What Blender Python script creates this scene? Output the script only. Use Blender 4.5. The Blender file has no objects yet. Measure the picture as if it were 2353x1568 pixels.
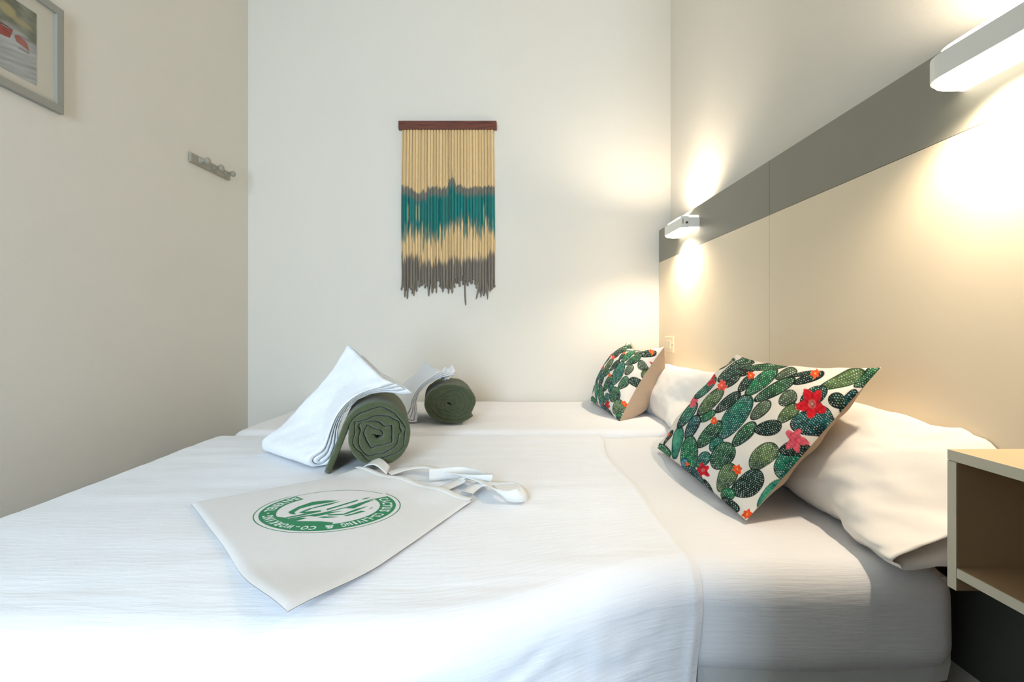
import bpy, bmesh, math, random
import numpy as np
from mathutils import Vector, Matrix

# ------------------------------------------------------------------ camera, world, daylight, exposure
SC = bpy.context.scene
COL = SC.collection
ZC = 0.95                       # eye height
cam_d = bpy.data.cameras.new('camera')
cam_d.sensor_width = 36.0
cam_d.lens = 36.0 * 1100.0 / 2353.0
cam_d.shift_x = 19.5 / 2353.0
cam_d.shift_y = -27.0 / 2353.0
cam_d.clip_start = 0.02
cam = bpy.data.objects.new('camera', cam_d)
cam.location = (0, 0, ZC)
cam.rotation_euler = (math.pi / 2, 0, 0)
COL.objects.link(cam)
SC.camera = cam

SC.view_settings.view_transform = 'Standard'
SC.view_settings.look = 'None'
SC.view_settings.gamma = 1.0
SC.view_settings.use_curve_mapping = False
SC.view_settings.exposure = 0.13

world = bpy.data.worlds.new('daylight_sky')
SC.world = world
world.use_nodes = True
bg = world.node_tree.nodes['Background']
bg.inputs[0].default_value = (0.62, 0.78, 1.0, 1)
bg.inputs[1].default_value = 1.5

WIN_X0, WIN_X1, WIN_Z0, WIN_Z1 = -1.06, -0.42, 0.45, 2.15      # window behind the camera, to the left
WIN_XM = (WIN_X0 + WIN_X1) / 2
sun_d = bpy.data.lights.new('window_daylight', 'AREA')
sun_d.shape = 'RECTANGLE'
sun_d.size = WIN_X1 - WIN_X0
sun_d.size_y = WIN_Z1 - WIN_Z0
sun_d.energy = 128
sun_d.color = (0.64, 0.82, 1.0)
sun = bpy.data.objects.new('window_daylight', sun_d)
sun.location = (WIN_XM, -1.79, (WIN_Z0 + WIN_Z1) / 2)
sun.rotation_euler = (math.pi / 2, 0, 0)      # shines towards +Y, into the room
COL.objects.link(sun)
LAMP_COL = (1.0, 0.84, 0.65)
LAMP_DOWN, LAMP_UP = 18.0, 15.0

# ------------------------------------------------------------------ helpers
rng = np.random.default_rng(7)
random.seed(7)

def lin(c):
    c = np.asarray(c, float) / 255.0
    return np.where(c <= 0.04045, c / 12.92, ((c + 0.055) / 1.055) ** 2.4)

def noise2(x, y, seed=0, octaves=4, freq=1.0):
    r = np.random.default_rng(seed)
    out = np.zeros(np.broadcast(x, y).shape)
    amp, tot = 1.0, 0.0
    for o in range(octaves):
        for k in range(4):
            a = r.uniform(0, 2 * math.pi)
            f = freq * (2 ** o) * r.uniform(0.7, 1.3)
            out = out + amp * 0.5 * np.sin((x * math.cos(a) + y * math.sin(a)) * f * 2 * math.pi + r.uniform(0, 6.28))
        tot += amp
        amp *= 0.5
    return out / tot

def sstep(a, b, x):
    t = np.clip((x - a) / (b - a), 0, 1)
    return t * t * (3 - 2 * t)

def link(name, me, parent=None, mat=None, smooth=True):
    o = bpy.data.objects.new(name, me)
    COL.objects.link(o)
    if parent is not None:
        o.parent = parent
    if mat is not None and not me.materials:
        me.materials.append(mat)
    if smooth and len(me.polygons):
        me.polygons.foreach_set('use_smooth', [True] * len(me.polygons))
    return o

def tag(o, label=None, cat=None, group=None, kind=None):
    if label: o['label'] = label
    if cat: o['category'] = cat
    if group: o['group'] = group
    if kind: o['kind'] = kind
    return o

def empty(name, loc, label, cat, group=None, rz=0.0):
    o = bpy.data.objects.new(name, None)
    o.empty_display_size = 0.05
    o.location = loc
    o.rotation_euler = (0, 0, rz)
    COL.objects.link(o)
    EM[o.name] = Matrix.Translation(Vector(loc)) @ Matrix.Rotation(rz, 4, 'Z')
    return tag(o, label, cat, group)
EM = {}

def world_parent(o, par):
    """child made in world coordinates: keep it where it is under its Empty"""
    o.parent = par
    o.matrix_parent_inverse = EM[par.name].inverted()
    return o

def grid_mesh(name, P, uv=None, wrap_u=False, wrap_v=False, col=None):
    nu, nv = P.shape[:2]
    idx = np.arange(nu * nv).reshape(nu, nv)
    a = idx if wrap_u else idx[:-1]
    b = np.roll(idx, -1, 0) if wrap_u else idx[1:]
    if wrap_v:
        a2, b2 = np.roll(a, -1, 1), np.roll(b, -1, 1)
    else:
        a, a2, b, b2 = a[:, :-1], a[:, 1:], b[:, :-1], b[:, 1:]
    F = np.stack([a, b, b2, a2], -1).reshape(-1, 4)
    me = bpy.data.meshes.new(name)
    n = nu * nv
    me.vertices.add(n)
    me.vertices.foreach_set('co', P.reshape(-1).astype(np.float32))
    me.loops.add(F.size)
    me.loops.foreach_set('vertex_index', F.reshape(-1).astype(np.int32))
    me.polygons.add(len(F))
    me.polygons.foreach_set('loop_start', (np.arange(len(F)) * 4).astype(np.int32))
    me.update(calc_edges=True)
    if uv is not None:
        l = me.uv_layers.new(name='UVMap')
        l.data.foreach_set('uv', uv.reshape(-1, 2)[F.reshape(-1)].reshape(-1).astype(np.float32))
    if col is not None:
        at = me.color_attributes.new('dye', 'FLOAT_COLOR', 'POINT')
        c4 = np.ones((n, 4), np.float32)
        c4[:, :3] = col.reshape(-1, 3)
        at.data.foreach_set('color', c4.reshape(-1))
    me.validate()
    return me

def bm_mesh(name, bm):
    me = bpy.data.meshes.new(name)
    bmesh.ops.recalc_face_normals(bm, faces=bm.faces[:])
    bm.to_mesh(me)
    bm.free()
    return me

def bm_box(bm, lo, hi, bev=0.0, seg=2):
    r = bmesh.ops.create_cube(bm, size=1.0)
    vs = r['verts']
    for v in vs:
        v.co = Vector([lo[i] + (v.co[i] + 0.5) * (hi[i] - lo[i]) for i in range(3)])
    if bev > 0:
        es = list({e for v in vs for e in v.link_edges})
        bmesh.ops.bevel(bm, geom=es, offset=bev, segments=seg, profile=0.7, affect='EDGES')

def box(name, lo, hi, mat, parent=None, bev=0.0015, smooth=False):
    bm = bmesh.new()
    bm_box(bm, lo, hi, bev)
    o = link(name, bm_mesh(name, bm), None, mat, smooth)
    if parent is not None:
        world_parent(o, parent)
    return o

def prism_bm(bm, outline, z0, z1, bev=0.0):
    """outline: list of (x, y) anticlockwise"""
    bot = [bm.verts.new((x, y, z0)) for x, y in outline]
    top = [bm.verts.new((x, y, z1)) for x, y in outline]
    n = len(outline)
    bm.faces.new(bot[::-1]); tf = bm.faces.new(top)
    for i in range(n):
        bm.faces.new((bot[i], bot[(i + 1) % n], top[(i + 1) % n], top[i]))
    if bev:
        es = [e for e in bm.edges if abs(e.verts[0].co.z - e.verts[1].co.z) < 1e-6]
        bmesh.ops.bevel(bm, geom=es, offset=bev, segments=2, profile=0.7, affect='EDGES')

def lathe_bm(bm, prof, axis_o, axis_d, seg=20):
    d = Vector(axis_d).normalized()
    a = d.orthogonal().normalized()
    b = d.cross(a)
    o = Vector(axis_o)
    rings = []
    for (t, r) in prof:
        rings.append([bm.verts.new(o + d * t + (a * math.cos(2 * math.pi * k / seg) + b * math.sin(2 * math.pi * k / seg)) * max(r, 1e-5)) for k in range(seg)])
    for i in range(len(rings) - 1):
        for k in range(seg):
            bm.faces.new((rings[i][k], rings[i][(k + 1) % seg], rings[i + 1][(k + 1) % seg], rings[i + 1][k]))
    bm.faces.new(rings[0][::-1]); bm.faces.new(rings[-1])

# ------------------------------------------------------------------ materials
def newmat(name):
    m = bpy.data.materials.new(name)
    m.use_nodes = True
    nt = m.node_tree
    return m, nt, nt.nodes['Principled BSDF']

def fabric(name, rgb, rough=0.9, var=0.05, nscale=60, bump=0.25, bscale=900, sheen=0.15, bdist=0.002):
    m, nt, b = newmat(name)
    N, L = nt.nodes, nt.links
    tc = N.new('ShaderNodeTexCoord')
    n1 = N.new('ShaderNodeTexNoise'); n1.inputs['Scale'].default_value = nscale; n1.inputs['Detail'].default_value = 4
    L.new(tc.outputs['Object'], n1.inputs['Vector'])
    mx = N.new('ShaderNodeMix'); mx.data_type = 'RGBA'
    c = lin(rgb)
    mx.inputs['A'].default_value = (*np.clip(c * (1 - var), 0, 1), 1)
    mx.inputs['B'].default_value = (*np.clip(c * (1 + var), 0, 1), 1)
    L.new(n1.outputs['Fac'], mx.inputs['Factor'])
    L.new(mx.outputs['Result'], b.inputs['Base Color'])
    n2 = N.new('ShaderNodeTexNoise'); n2.inputs['Scale'].default_value = bscale; n2.inputs['Detail'].default_value = 3
    L.new(tc.outputs['Object'], n2.inputs['Vector'])
    bp = N.new('ShaderNodeBump'); bp.inputs['Strength'].default_value = bump; bp.inputs['Distance'].default_value = bdist
    L.new(n2.outputs['Fac'], bp.inputs['Height'])
    L.new(bp.outputs['Normal'], b.inputs['Normal'])
    b.inputs['Roughness'].default_value = rough
    b.inputs['Specular IOR Level'].default_value = 0.2
    b.inputs['Sheen Weight'].default_value = sheen
    return m

def plain(name, rgb, rough=0.5, spec=0.4, var=0.03, nscale=8.0, bump=0.0, bscale=400, metal=0.0):
    m = fabric(name, rgb, rough, var, nscale, bump, bscale, 0.0)
    b = m.node_tree.nodes['Principled BSDF']
    b.inputs['Specular IOR Level'].default_value = spec
    b.inputs['Metallic'].default_value = metal
    return m

def ribbed_sheet(name, rgb):
    """white crinkled cotton: fine ribs across the weft, in cloth (UV, metres) coordinates"""
    m, nt, b = newmat(name)
    N, L = nt.nodes, nt.links
    uv = N.new('ShaderNodeUVMap')
    sep = N.new('ShaderNodeSeparateXYZ'); L.new(uv.outputs[0], sep.inputs[0])
    cmb = N.new('ShaderNodeCombineXYZ')
    mm = N.new('ShaderNodeMath'); mm.operation = 'MULTIPLY'; mm.inputs[1].default_value = 0.10
    L.new(sep.outputs[0], mm.inputs[0]); L.new(mm.outputs[0], cmb.inputs[0]); L.new(sep.outputs[1], cmb.inputs[1])
    n1 = N.new('ShaderNodeTexNoise'); n1.inputs['Scale'].default_value = 170; n1.inputs['Detail'].default_value = 3
    L.new(cmb.outputs[0], n1.inputs['Vector'])
    n2 = N.new('ShaderNodeTexNoise'); n2.inputs['Scale'].default_value = 1300; n2.inputs['Detail'].default_value = 2
    L.new(uv.outputs[0], n2.inputs['Vector'])
    b1 = N.new('ShaderNodeBump'); b1.inputs['Strength'].default_value = 0.35; b1.inputs['Distance'].default_value = 0.002
    L.new(n1.outputs['Fac'], b1.inputs['Height'])
    b2 = N.new('ShaderNodeBump'); b2.inputs['Strength'].default_value = 0.2; b2.inputs['Distance'].default_value = 0.001
    L.new(n2.outputs['Fac'], b2.inputs['Height']); L.new(b1.outputs[0], b2.inputs['Normal'])
    L.new(b2.outputs[0], b.inputs['Normal'])
    c = lin(rgb)
    rp = N.new('ShaderNodeMapRange'); rp.inputs['To Min'].default_value = 0.965; rp.inputs['To Max'].default_value = 1.02
    L.new(n1.outputs['Fac'], rp.inputs['Value'])
    vm = N.new('ShaderNodeVectorMath'); vm.operation = 'SCALE'; vm.inputs[0].default_value = tuple(c)
    L.new(rp.outputs[0], vm.inputs['Scale']); L.new(vm.outputs[0], b.inputs['Base Color'])
    b.inputs['Roughness'].default_value = 0.9
    b.inputs['Specular IOR Level'].default_value = 0.15
    b.inputs['Sheen Weight'].default_value = 0.1
    return m

def dyed(name, rough=0.9, bump=0.2, bscale=700, ribs=False):
    m, nt, b = newmat(name)
    N, L = nt.nodes, nt.links
    at = N.new('ShaderNodeAttribute'); at.attribute_name = 'dye'
    L.new(at.outputs['Color'], b.inputs['Base Color'])
    tc = N.new('ShaderNodeTexCoord')
    n2 = N.new('ShaderNodeTexNoise'); n2.inputs['Scale'].default_value = bscale
    L.new(tc.outputs['Object'], n2.inputs['Vector'])
    bp = N.new('ShaderNodeBump'); bp.inputs['Strength'].default_value = bump; bp.inputs['Distance'].default_value = 0.001
    L.new(n2.outputs['Fac'], bp.inputs['Height']); L.new(bp.outputs[0], b.inputs['Normal'])
    b.inputs['Roughness'].default_value = rough
    b.inputs['Specular IOR Level'].default_value = 0.15
    return m

def wood(name, dark, light):
    m, nt, b = newmat(name)
    N, L = nt.nodes, nt.links
    tc = N.new('ShaderNodeTexCoord')
    mp = N.new('ShaderNodeMapping'); mp.inputs['Scale'].default_value = (3.5, 40, 40)
    L.new(tc.outputs['Object'], mp.inputs['Vector'])
    n = N.new('ShaderNodeTexNoise'); n.inputs['Scale'].default_value = 2.2; n.inputs['Detail'].default_value = 6; n.inputs['Distortion'].default_value = 0.8
    L.new(mp.outputs[0], n.inputs['Vector'])
    cr = N.new('ShaderNodeValToRGB')
    cr.color_ramp.elements[0].position = 0.32; cr.color_ramp.elements[0].color = (*lin(dark), 1)
    cr.color_ramp.elements[1].position = 0.68; cr.color_ramp.elements[1].color = (*lin(light), 1)
    L.new(n.outputs['Fac'], cr.inputs['Fac']); L.new(cr.outputs['Color'], b.inputs['Base Color'])
    bp = N.new('ShaderNodeBump'); bp.inputs['Strength'].default_value = 0.2; bp.inputs['Distance'].default_value = 0.001
    L.new(n.outputs['Fac'], bp.inputs['Height']); L.new(bp.outputs[0], b.inputs['Normal'])
    b.inputs['Roughness'].default_value = 0.5
    return m

def glow(name, rgb, strength):
    m, nt, b = newmat(name)
    b.inputs['Base Color'].default_value = (0.8, 0.8, 0.78, 1)
    b.inputs['Emission Color'].default_value = (*rgb, 1)
    b.inputs['Emission Strength'].default_value = strength
    b.inputs['Roughness'].default_value = 0.4
    return m

M = dict(
    wall=plain('white_wall_paint', (232, 226, 214), 0.9, 0.15, 0.015, 3.0, 0.22, 260),
    front=plain('brown_shade_block', (92, 74, 58), 0.8, 0.15),
    ceiling=plain('ceiling_paint', (236, 233, 226), 0.9, 0.1),
    floor=plain('dark_floor_tile', (70, 64, 58), 0.45, 0.4, 0.1, 5.0),
    panel=plain('cream_laminate', (238, 221, 192), 0.42, 0.35, 0.015, 5.0, 0.03, 700),
    band=plain('grey_laminate', (146, 143, 130), 0.5, 0.3, 0.03, 9.0, 0.05, 700),
    lower=plain('dark_grey_laminate', (88, 88, 84), 0.6, 0.2, 0.04, 9.0),
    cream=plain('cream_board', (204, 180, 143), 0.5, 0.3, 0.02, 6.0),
    cream_shade=plain('shaded_cream_board', (164, 134, 100), 0.55, 0.25, 0.03, 6.0),  # cream boards inside the nightstand, their shade put into a darker colour
    cream_edge=plain('pale_board_edge', (206, 198, 176), 0.55, 0.25, 0.02, 6.0),
    sheet=ribbed_sheet('white_ribbed_cotton', (242, 244, 248)),
    sheet2=ribbed_sheet('white_fitted_cotton', (240, 239, 240)),
    pillow=fabric('white_pillow_cotton', (238, 233, 226), 0.9, 0.02, 30, 0.12, 900, 0.1),
    terry=fabric('white_terry', (242, 243, 245), 0.95, 0.02, 60, 0.5, 420, 0.3, 0.004),
    green=fabric('green_terry', (80, 90, 58), 0.97, 0.22, 160, 0.8, 520, 0.35, 0.005),
    tote=fabric('tote_cotton', (231, 230, 229), 0.9, 0.02, 60, 0.25, 1400, 0.1),
    strap=fabric('strap_cotton', (226, 224, 219), 0.9, 0.02, 60, 0.2, 1400, 0.1),
    ink=plain('green_ink', (62, 138, 98), 0.8, 0.15, 0.04, 60),
    ink_white=plain('unprinted_cotton', (226, 236, 232), 0.9, 0.1, 0.02, 60),
    linen=fabric('beige_linen', (186, 160, 134), 0.92, 0.07, 180, 0.4, 1100, 0.1),
    print=dyed('printed_cotton', 0.85, 0.12, 900),
    cord=dyed('dyed_cotton_cord', 0.95, 0.5, 900),
    paint=dyed('watercolour_print', 0.7, 0.1, 300),
    wood=wood('stained_wood', (70, 30, 16), (126, 62, 36)),
    frame=plain('grey_frame_paint', (158, 156, 146), 0.5, 0.3, 0.03, 20),
    mat=plain('cream_mat_card', (206, 200, 184), 0.9, 0.1, 0.02, 30),
    rail=plain('grey_rail_paint', (166, 160, 144), 0.55, 0.3, 0.05, 30),
    lamp=plain('white_lamp_enamel', (240, 238, 230), 0.4, 0.4, 0.01, 10),
    switch=plain('ivory_switch', (236, 221, 194), 0.4, 0.4, 0.01, 10),
    dark=plain('dark_metal', (40, 38, 34), 0.4, 0.5, 0.02, 30),
    base=plain('dark_bed_base', (46, 44, 44), 0.8, 0.2, 0.05, 30),
    mattress=fabric('mattress_ticking', (220, 218, 214), 0.9),
    diff=glow('lamp_diffuser', (1.0, 0.93, 0.80), 5.0),
    diff_top=glow('lamp_top_diffuser', (1.0, 0.93, 0.80), 1.6),
)

# ------------------------------------------------------------------ the room
XL, XR, YB, YF, ZT = -1.423, 0.931, 2.667, -1.6, 3.0
def structure(name, lo, hi, mat):
    o = box(name, lo, hi, mat, None, 0.0)
    return tag(o, kind='structure')
structure('floor', (XL - .15, YF - .15, -.1), (XR + .15, YB + .15, 0), M['floor'])
structure('ceiling', (XL - .15, YF - .15, ZT), (XR + .15, YB + .15, ZT + .1), M['ceiling'])
structure('wall_back', (XL - .15, YB, 0), (XR + .15, YB + .15, ZT), M['wall'])
structure('wall_right', (XR, YF, 0), (XR + .15, YB, ZT), M['wall'])
structure('wall_left', (XL - .15, YF, 0), (XL, YB, ZT), M['wall'])
structure('shade_block', (-.08, YF, 0), (XR, -.12, ZT), M['front'])     # unseen block, added to keep window light off the right side
bm = bmesh.new()        # wall behind the camera, with the window opening
bm_box(bm, (XL - .15, YF - .15, 0), (WIN_X0, YF, ZT))
bm_box(bm, (WIN_X1, YF - .15, 0), (XR + .15, YF, ZT))
bm_box(bm, (WIN_X0, YF - .15, 0), (WIN_X1, YF, WIN_Z0))
bm_box(bm, (WIN_X0, YF - .15, WIN_Z1), (WIN_X1, YF, ZT))
tag(link('wall_front', bm_mesh('wall_front', bm), None, M['wall'], False), kind='structure')
bm = bmesh.new()
t = .045
for lo, hi in (((WIN_X0, WIN_Z0), (WIN_X1, WIN_Z0 + t)), ((WIN_X0, WIN_Z1 - t), (WIN_X1, WIN_Z1)),
               ((WIN_X0, WIN_Z0), (WIN_X0 + t, WIN_Z1)), ((WIN_X1 - t, WIN_Z0), (WIN_X1, WIN_Z1)),
               ((WIN_XM - .02, WIN_Z0), (WIN_XM + .02, WIN_Z1))):
    bm_box(bm, (lo[0], YF - .11, lo[1]), (hi[0], YF - .06, hi[1]))
win = tag(link('window_1', bm_mesh('window_1', bm), None, M['lamp'], False), kind='structure')
gm, nt, b = newmat('window_glass')
tr = nt.nodes.new('ShaderNodeBsdfTransparent'); gl = nt.nodes.new('ShaderNodeBsdfGlossy'); gl.inputs['Roughness'].default_value = 0.02
mxs = nt.nodes.new('ShaderNodeMixShader'); mxs.inputs[0].default_value = 0.05
nt.links.new(tr.outputs[0], mxs.inputs[1]); nt.links.new(gl.outputs[0], mxs.inputs[2])
nt.links.new(mxs.outputs[0], nt.nodes['Material Output'].inputs['Surface'])
for x0, x1 in ((WIN_X0 + t, WIN_XM - .02), (WIN_XM + .02, WIN_X1 - t)):
    pane = box('pane', (x0, YF - .088, WIN_Z0 + t), (x1, YF - .084, WIN_Z1 - t), gm, None, 0.0)
    pane.parent = win
structure('baseboard_right', (XR - .012, -.119, 0), (XR, YB - .012, .08), M['cream_edge'])
structure('baseboard_back', (XL, YB - .012, 0), (XR, YB, .08), M['cream_edge'])

# ------------------------------------------------------------------ headboard on the right wall
HX = 0.866
Z_TOP, Z_BAND, Z_LOW = ZC + .55, ZC + .373, 0.535
hb = empty('headboard', (0.9, 1.0, Z_LOW), 'long cream headboard panelling with a grey top band along right wall', 'headboard')
for y0, y1 in ((1.5605, 2.6665), (0.452, 1.5585), (-.118, .450)):
    box('panel', (HX, y0, Z_LOW), (XR - .0005, y1, Z_BAND - .001), M['panel'], hb, 0.0012)
    tag(box('band', (HX, y0, Z_BAND), (XR - .0005, y1, Z_TOP), M['band'], hb, 0.0012), 'grey top band of the headboard')

for y0, y1 in ((.452, 2.6665), (-.118, .450)):
    tag(box('lower_panel', (HX + .012, y0, .30), (XR - .0005, y1, Z_LOW - .001), M['lower'], hb, 0.0012), 'dark grey lower strip')

# wall lamps: D-shaped box, glowing diffusers below and above, a flat end cap with a switch
def wall_lamp(y0, y1, label):
    z0, z1 = ZC + .453, ZC + .495
    root = empty('wall_lamp', (HX, (y0 + y1) / 2, z0), label, 'wall lamp', 'lamps on the headboard band')
    def outline(ins):
        x0, x1 = HX - .085 + ins, HX - .0005
        r = .045 - ins * .5
        pts = [(x1, y0 + ins), (x1, y1 - ins)]
        for k in range(9):
            a = math.pi / 2 * k / 8
            pts.append((x0 + r - r * math.sin(a), y1 - ins - r + r * math.cos(a)))
        pts.append((x0 + r * .12, y0 + ins)) if ins == 0 else pts.extend(
            [(x0 + r - r * math.cos(math.pi / 2 * k / 8), y0 + ins + r - r * math.sin(math.pi / 2 * k / 8)) for k in range(9)])
        return pts
    bm = bmesh.new(); prism_bm(bm, outline(0), z0, z1, .002)
    world_parent(link('housing', bm_mesh('housing', bm), None, M['lamp'], False), root)
    bm = bmesh.new(); prism_bm(bm, outline(.005), z0 - .006, z0 + .001, .002)
    tag(world_parent(link('diffuser', bm_mesh('diffuser', bm), None, M['diff'], False), root), 'glowing lower diffuser')
    bm = bmesh.new(); prism_bm(bm, outline(.012), z1 - .001, z1 + .013, .002)
    tag(world_parent(link('diffuser', bm_mesh('diffuser', bm), None, M['diff_top'], False), root), 'pale upper diffuser')
    cap = box('end_cap', (HX - .085, y0 - .006, z0 - .004), (HX - .050, y0 + .001, z1 + .004), M['lamp'], root, .002)
    bm = bmesh.new(); lathe_bm(bm, [(0, .0035), (.005, .0035), (.006, .005), (.010, .005), (.012, .002)], (HX - .062, y0 - .005, z0 + .016), (0, -1, 0), 12)
    k = link('pull_switch', bm_mesh('pull_switch', bm), None, M['dark'])
    world_parent(k, root)
    box('label_plate', (HX - .079, y0 - .0068, z0 + .012), (HX - .074, y0 - .0055, z0 + .034), M['rail'], root, .0003)
    # the lamp's own light: a lower and an upper beam
    for nm, z, rx, e in (('down_light', z0 - .012, 0.0, LAMP_DOWN), ('up_light', z1 + .018, math.pi, LAMP_UP)):
        d = bpy.data.lights.new(nm, 'SPOT')
        d.energy = e; d.color = LAMP_COL; d.spot_size = math.radians(152); d.spot_blend = 0.65
        d.shadow_soft_size = 0.018
        l = bpy.data.objects.new(nm, d); COL.objects.link(l)
        l.location = (HX - .062, (y0 + y1) / 2 + .015, z); l.rotation_euler = (rx, 0, 0)
        world_parent(l, root)
    return root
wall_lamp(0.665, 0.905, 'lit white wall lamp nearest the camera, above the floating nightstand')
wall_lamp(2.112, 2.358, 'lit white wall lamp in the far corner, above the light switch')

# light switch low on the headboard near the far corner
sw = empty('light_switch', (HX, 2.485, ZC - .09), 'ivory rocker light switch on the headboard near far corner', 'switch')
box('plate', (HX - .008, 2.428, ZC - .121), (HX + .001, 2.545, ZC - .038), M['switch'], sw, .003)
box('rocker', (HX - .0115, 2.455, ZC - .102), (HX - .007, 2.518, ZC - .058), M['switch'], sw, .002)
bm = bmesh.new(); lathe_bm(bm, [(0, .0028), (.0015, .0028), (.0022, .0015)], (HX - .0078, 2.4345, ZC - .080), (-1, 0, 0), 10)
world_parent(link('screw', bm_mesh('screw', bm), None, M['dark']), sw)

# floating nightstand, front open towards the room
ns = empty('nightstand', (HX, .52, ZC - .385), 'cream floating open nightstand fixed to the headboard beside the bed', 'nightstand')
nx, y1, y0 = .668, .72, .30
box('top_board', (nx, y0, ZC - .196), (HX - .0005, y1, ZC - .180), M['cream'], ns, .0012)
box('side_board', (nx, y1 - .0145, ZC - .386), (HX - .0005, y1, ZC - .1965), M['cream_shade'], ns, .0012)
box('side_board', (nx, y0, ZC - .386), (HX - .0005, y0 + .0145, ZC - .1965), M['cream_shade'], ns, .0012)
box('bottom_board', (nx + .001, y0 + .015, ZC - .3665), (HX - .0005, y1 - .015, ZC - .352), M['cream_shade'], ns, .0012)
box('back_board', (HX - .010, y0 + .015, ZC - .3515), (HX - .0006, y1 - .015, ZC - .197), M['cream_shade'], ns, .0008)
for lo, hi in (((y0 + .0003, ZC - .1958), (y1 - .0003, ZC - .1802)), ((y1 - .0143, ZC - .3858), (y1 - .0002, ZC - .1968)),
               ((y0 + .0002, ZC - .3858), (y0 + .0143, ZC - .1968)), ((y0 + .0152, ZC - .3663), (y1 - .0152, ZC - .3522))):
    tag(box('edge_band', (nx - .0008, lo[0], lo[1]), (nx + .0012, hi[0], hi[1]), M['cream_edge'], ns, .0003), 'pale front edge strip')

# ------------------------------------------------------------------ beds
ZB = ZC - .40                    # top of the mattresses, 0.55 m

def round_box(name, lo, hi, r, mat, bulge=0.0, seed=1, n=(90, 60, 14)):
    """rounded cushion-like box, UV in metres, dense near its edges"""
    lo, hi = np.array(lo, float), np.array(hi, float)
    def axis(a, b, k):
        m = 7
        e = r * (1 - np.cos(np.linspace(0, math.pi / 2, m)))
        return np.concatenate([a + e[:-1], np.linspace(a + r, b - r, k), (b - e[:-1])[::-1]])
    ax = [axis(lo[i], hi[i], n[i]) for i in range(3)]
    bm = bmesh.new()
    uvl = bm.loops.layers.uv.new('UVMap')
    for d in range(3):
        i, j = [(1, 2), (0, 2), (0, 1)][d]
        for side in (0, 1):
            A, B = np.meshgrid(ax[i], ax[j], indexing='ij')
            P = np.zeros(A.shape + (3,)); P[..., i] = A; P[..., j] = B; P[..., d] = (lo, hi)[side][d]
            UV = np.zeros(A.shape + (2,))
            if d == 2: UV[..., 0] = P[..., 0]; UV[..., 1] = P[..., 1]
            elif d == 1: UV[..., 0] = P[..., 0]; UV[..., 1] = P[..., 1] + (P[..., 2] - hi[2]) * (1 if side == 0 else -1)
            else: UV[..., 0] = P[..., 1] + 3; UV[..., 1] = P[..., 2]
            C = np.clip(P, lo + r, hi - r)
            D = P - C
            L = np.linalg.norm(D, axis=-1, keepdims=True); L[L == 0] = 1
            Q = C + D / L * r
            if bulge:
                w = noise2(Q[..., 0], Q[..., 1] + Q[..., 2], seed, 3, 1.6)
                Q = Q + D / L * (w * bulge)[..., None]
            V = [[bm.verts.new(Q[a, b]) for b in range(Q.shape[1])] for a in range(Q.shape[0])]
            for a in range(Q.shape[0] - 1):
                for b in range(Q.shape[1] - 1):
                    f = bm.faces.new((V[a][b], V[a + 1][b], V[a + 1][b + 1], V[a][b + 1]))
                    for lp, (aa, bb) in zip(f.loops, ((a, b), (a + 1, b), (a + 1, b + 1), (a, b + 1))):
                        lp[uvl].uv = UV[aa, bb]
    bmesh.ops.remove_doubles(bm, verts=bm.verts[:], dist=1e-5)
    return link(name, bm_mesh(name, bm), None, mat)

def make_bed(x0, x1, y0, y1, ztop, label, sheet_label, seed):
    root = empty('bed', ((x0 + x1) / 2, (y0 + y1) / 2, 0), label, 'bed', 'two single beds pushed together')
    box('base', (x0 + .03, y0 + .035, .17), (x1 - .03, y1 - .035, .335), M['base'], root, .008)
    for lx in (x0 + .10, x1 - .10):
        for ly in (y0 + .10, y1 - .10):
            bm = bmesh.new(); lathe_bm(bm, [(0, .022), (.004, .026), (.172, .03)], (lx, ly, 0), (0, 0, 1), 14)
            world_parent(link('leg', bm_mesh('leg', bm), None, M['base']), root)
    m = box('mattress', (x0 + .012, y0 + .012, .336), (x1 - .012, y1 - .012, ztop - .014), M['mattress'], root, .04)
    s = round_box('fitted_sheet', (x0, y0, .355), (x1, y1, ztop), .055, M['sheet2'], .004, seed)
    tag(world_parent(s, root), sheet_label)
    return root
make_bed(-1.085, .785, .802, 1.822, ZB - .003, 'single bed nearest the camera, under the smooth white bedspread',
         'white fitted sheet', 3)
make_bed(-1.065, .80, 1.832, 2.655, ZB + .006, 'single bed against the far wall, carrying the smaller looking cushion',
         'white fitted sheet', 5)

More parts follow.
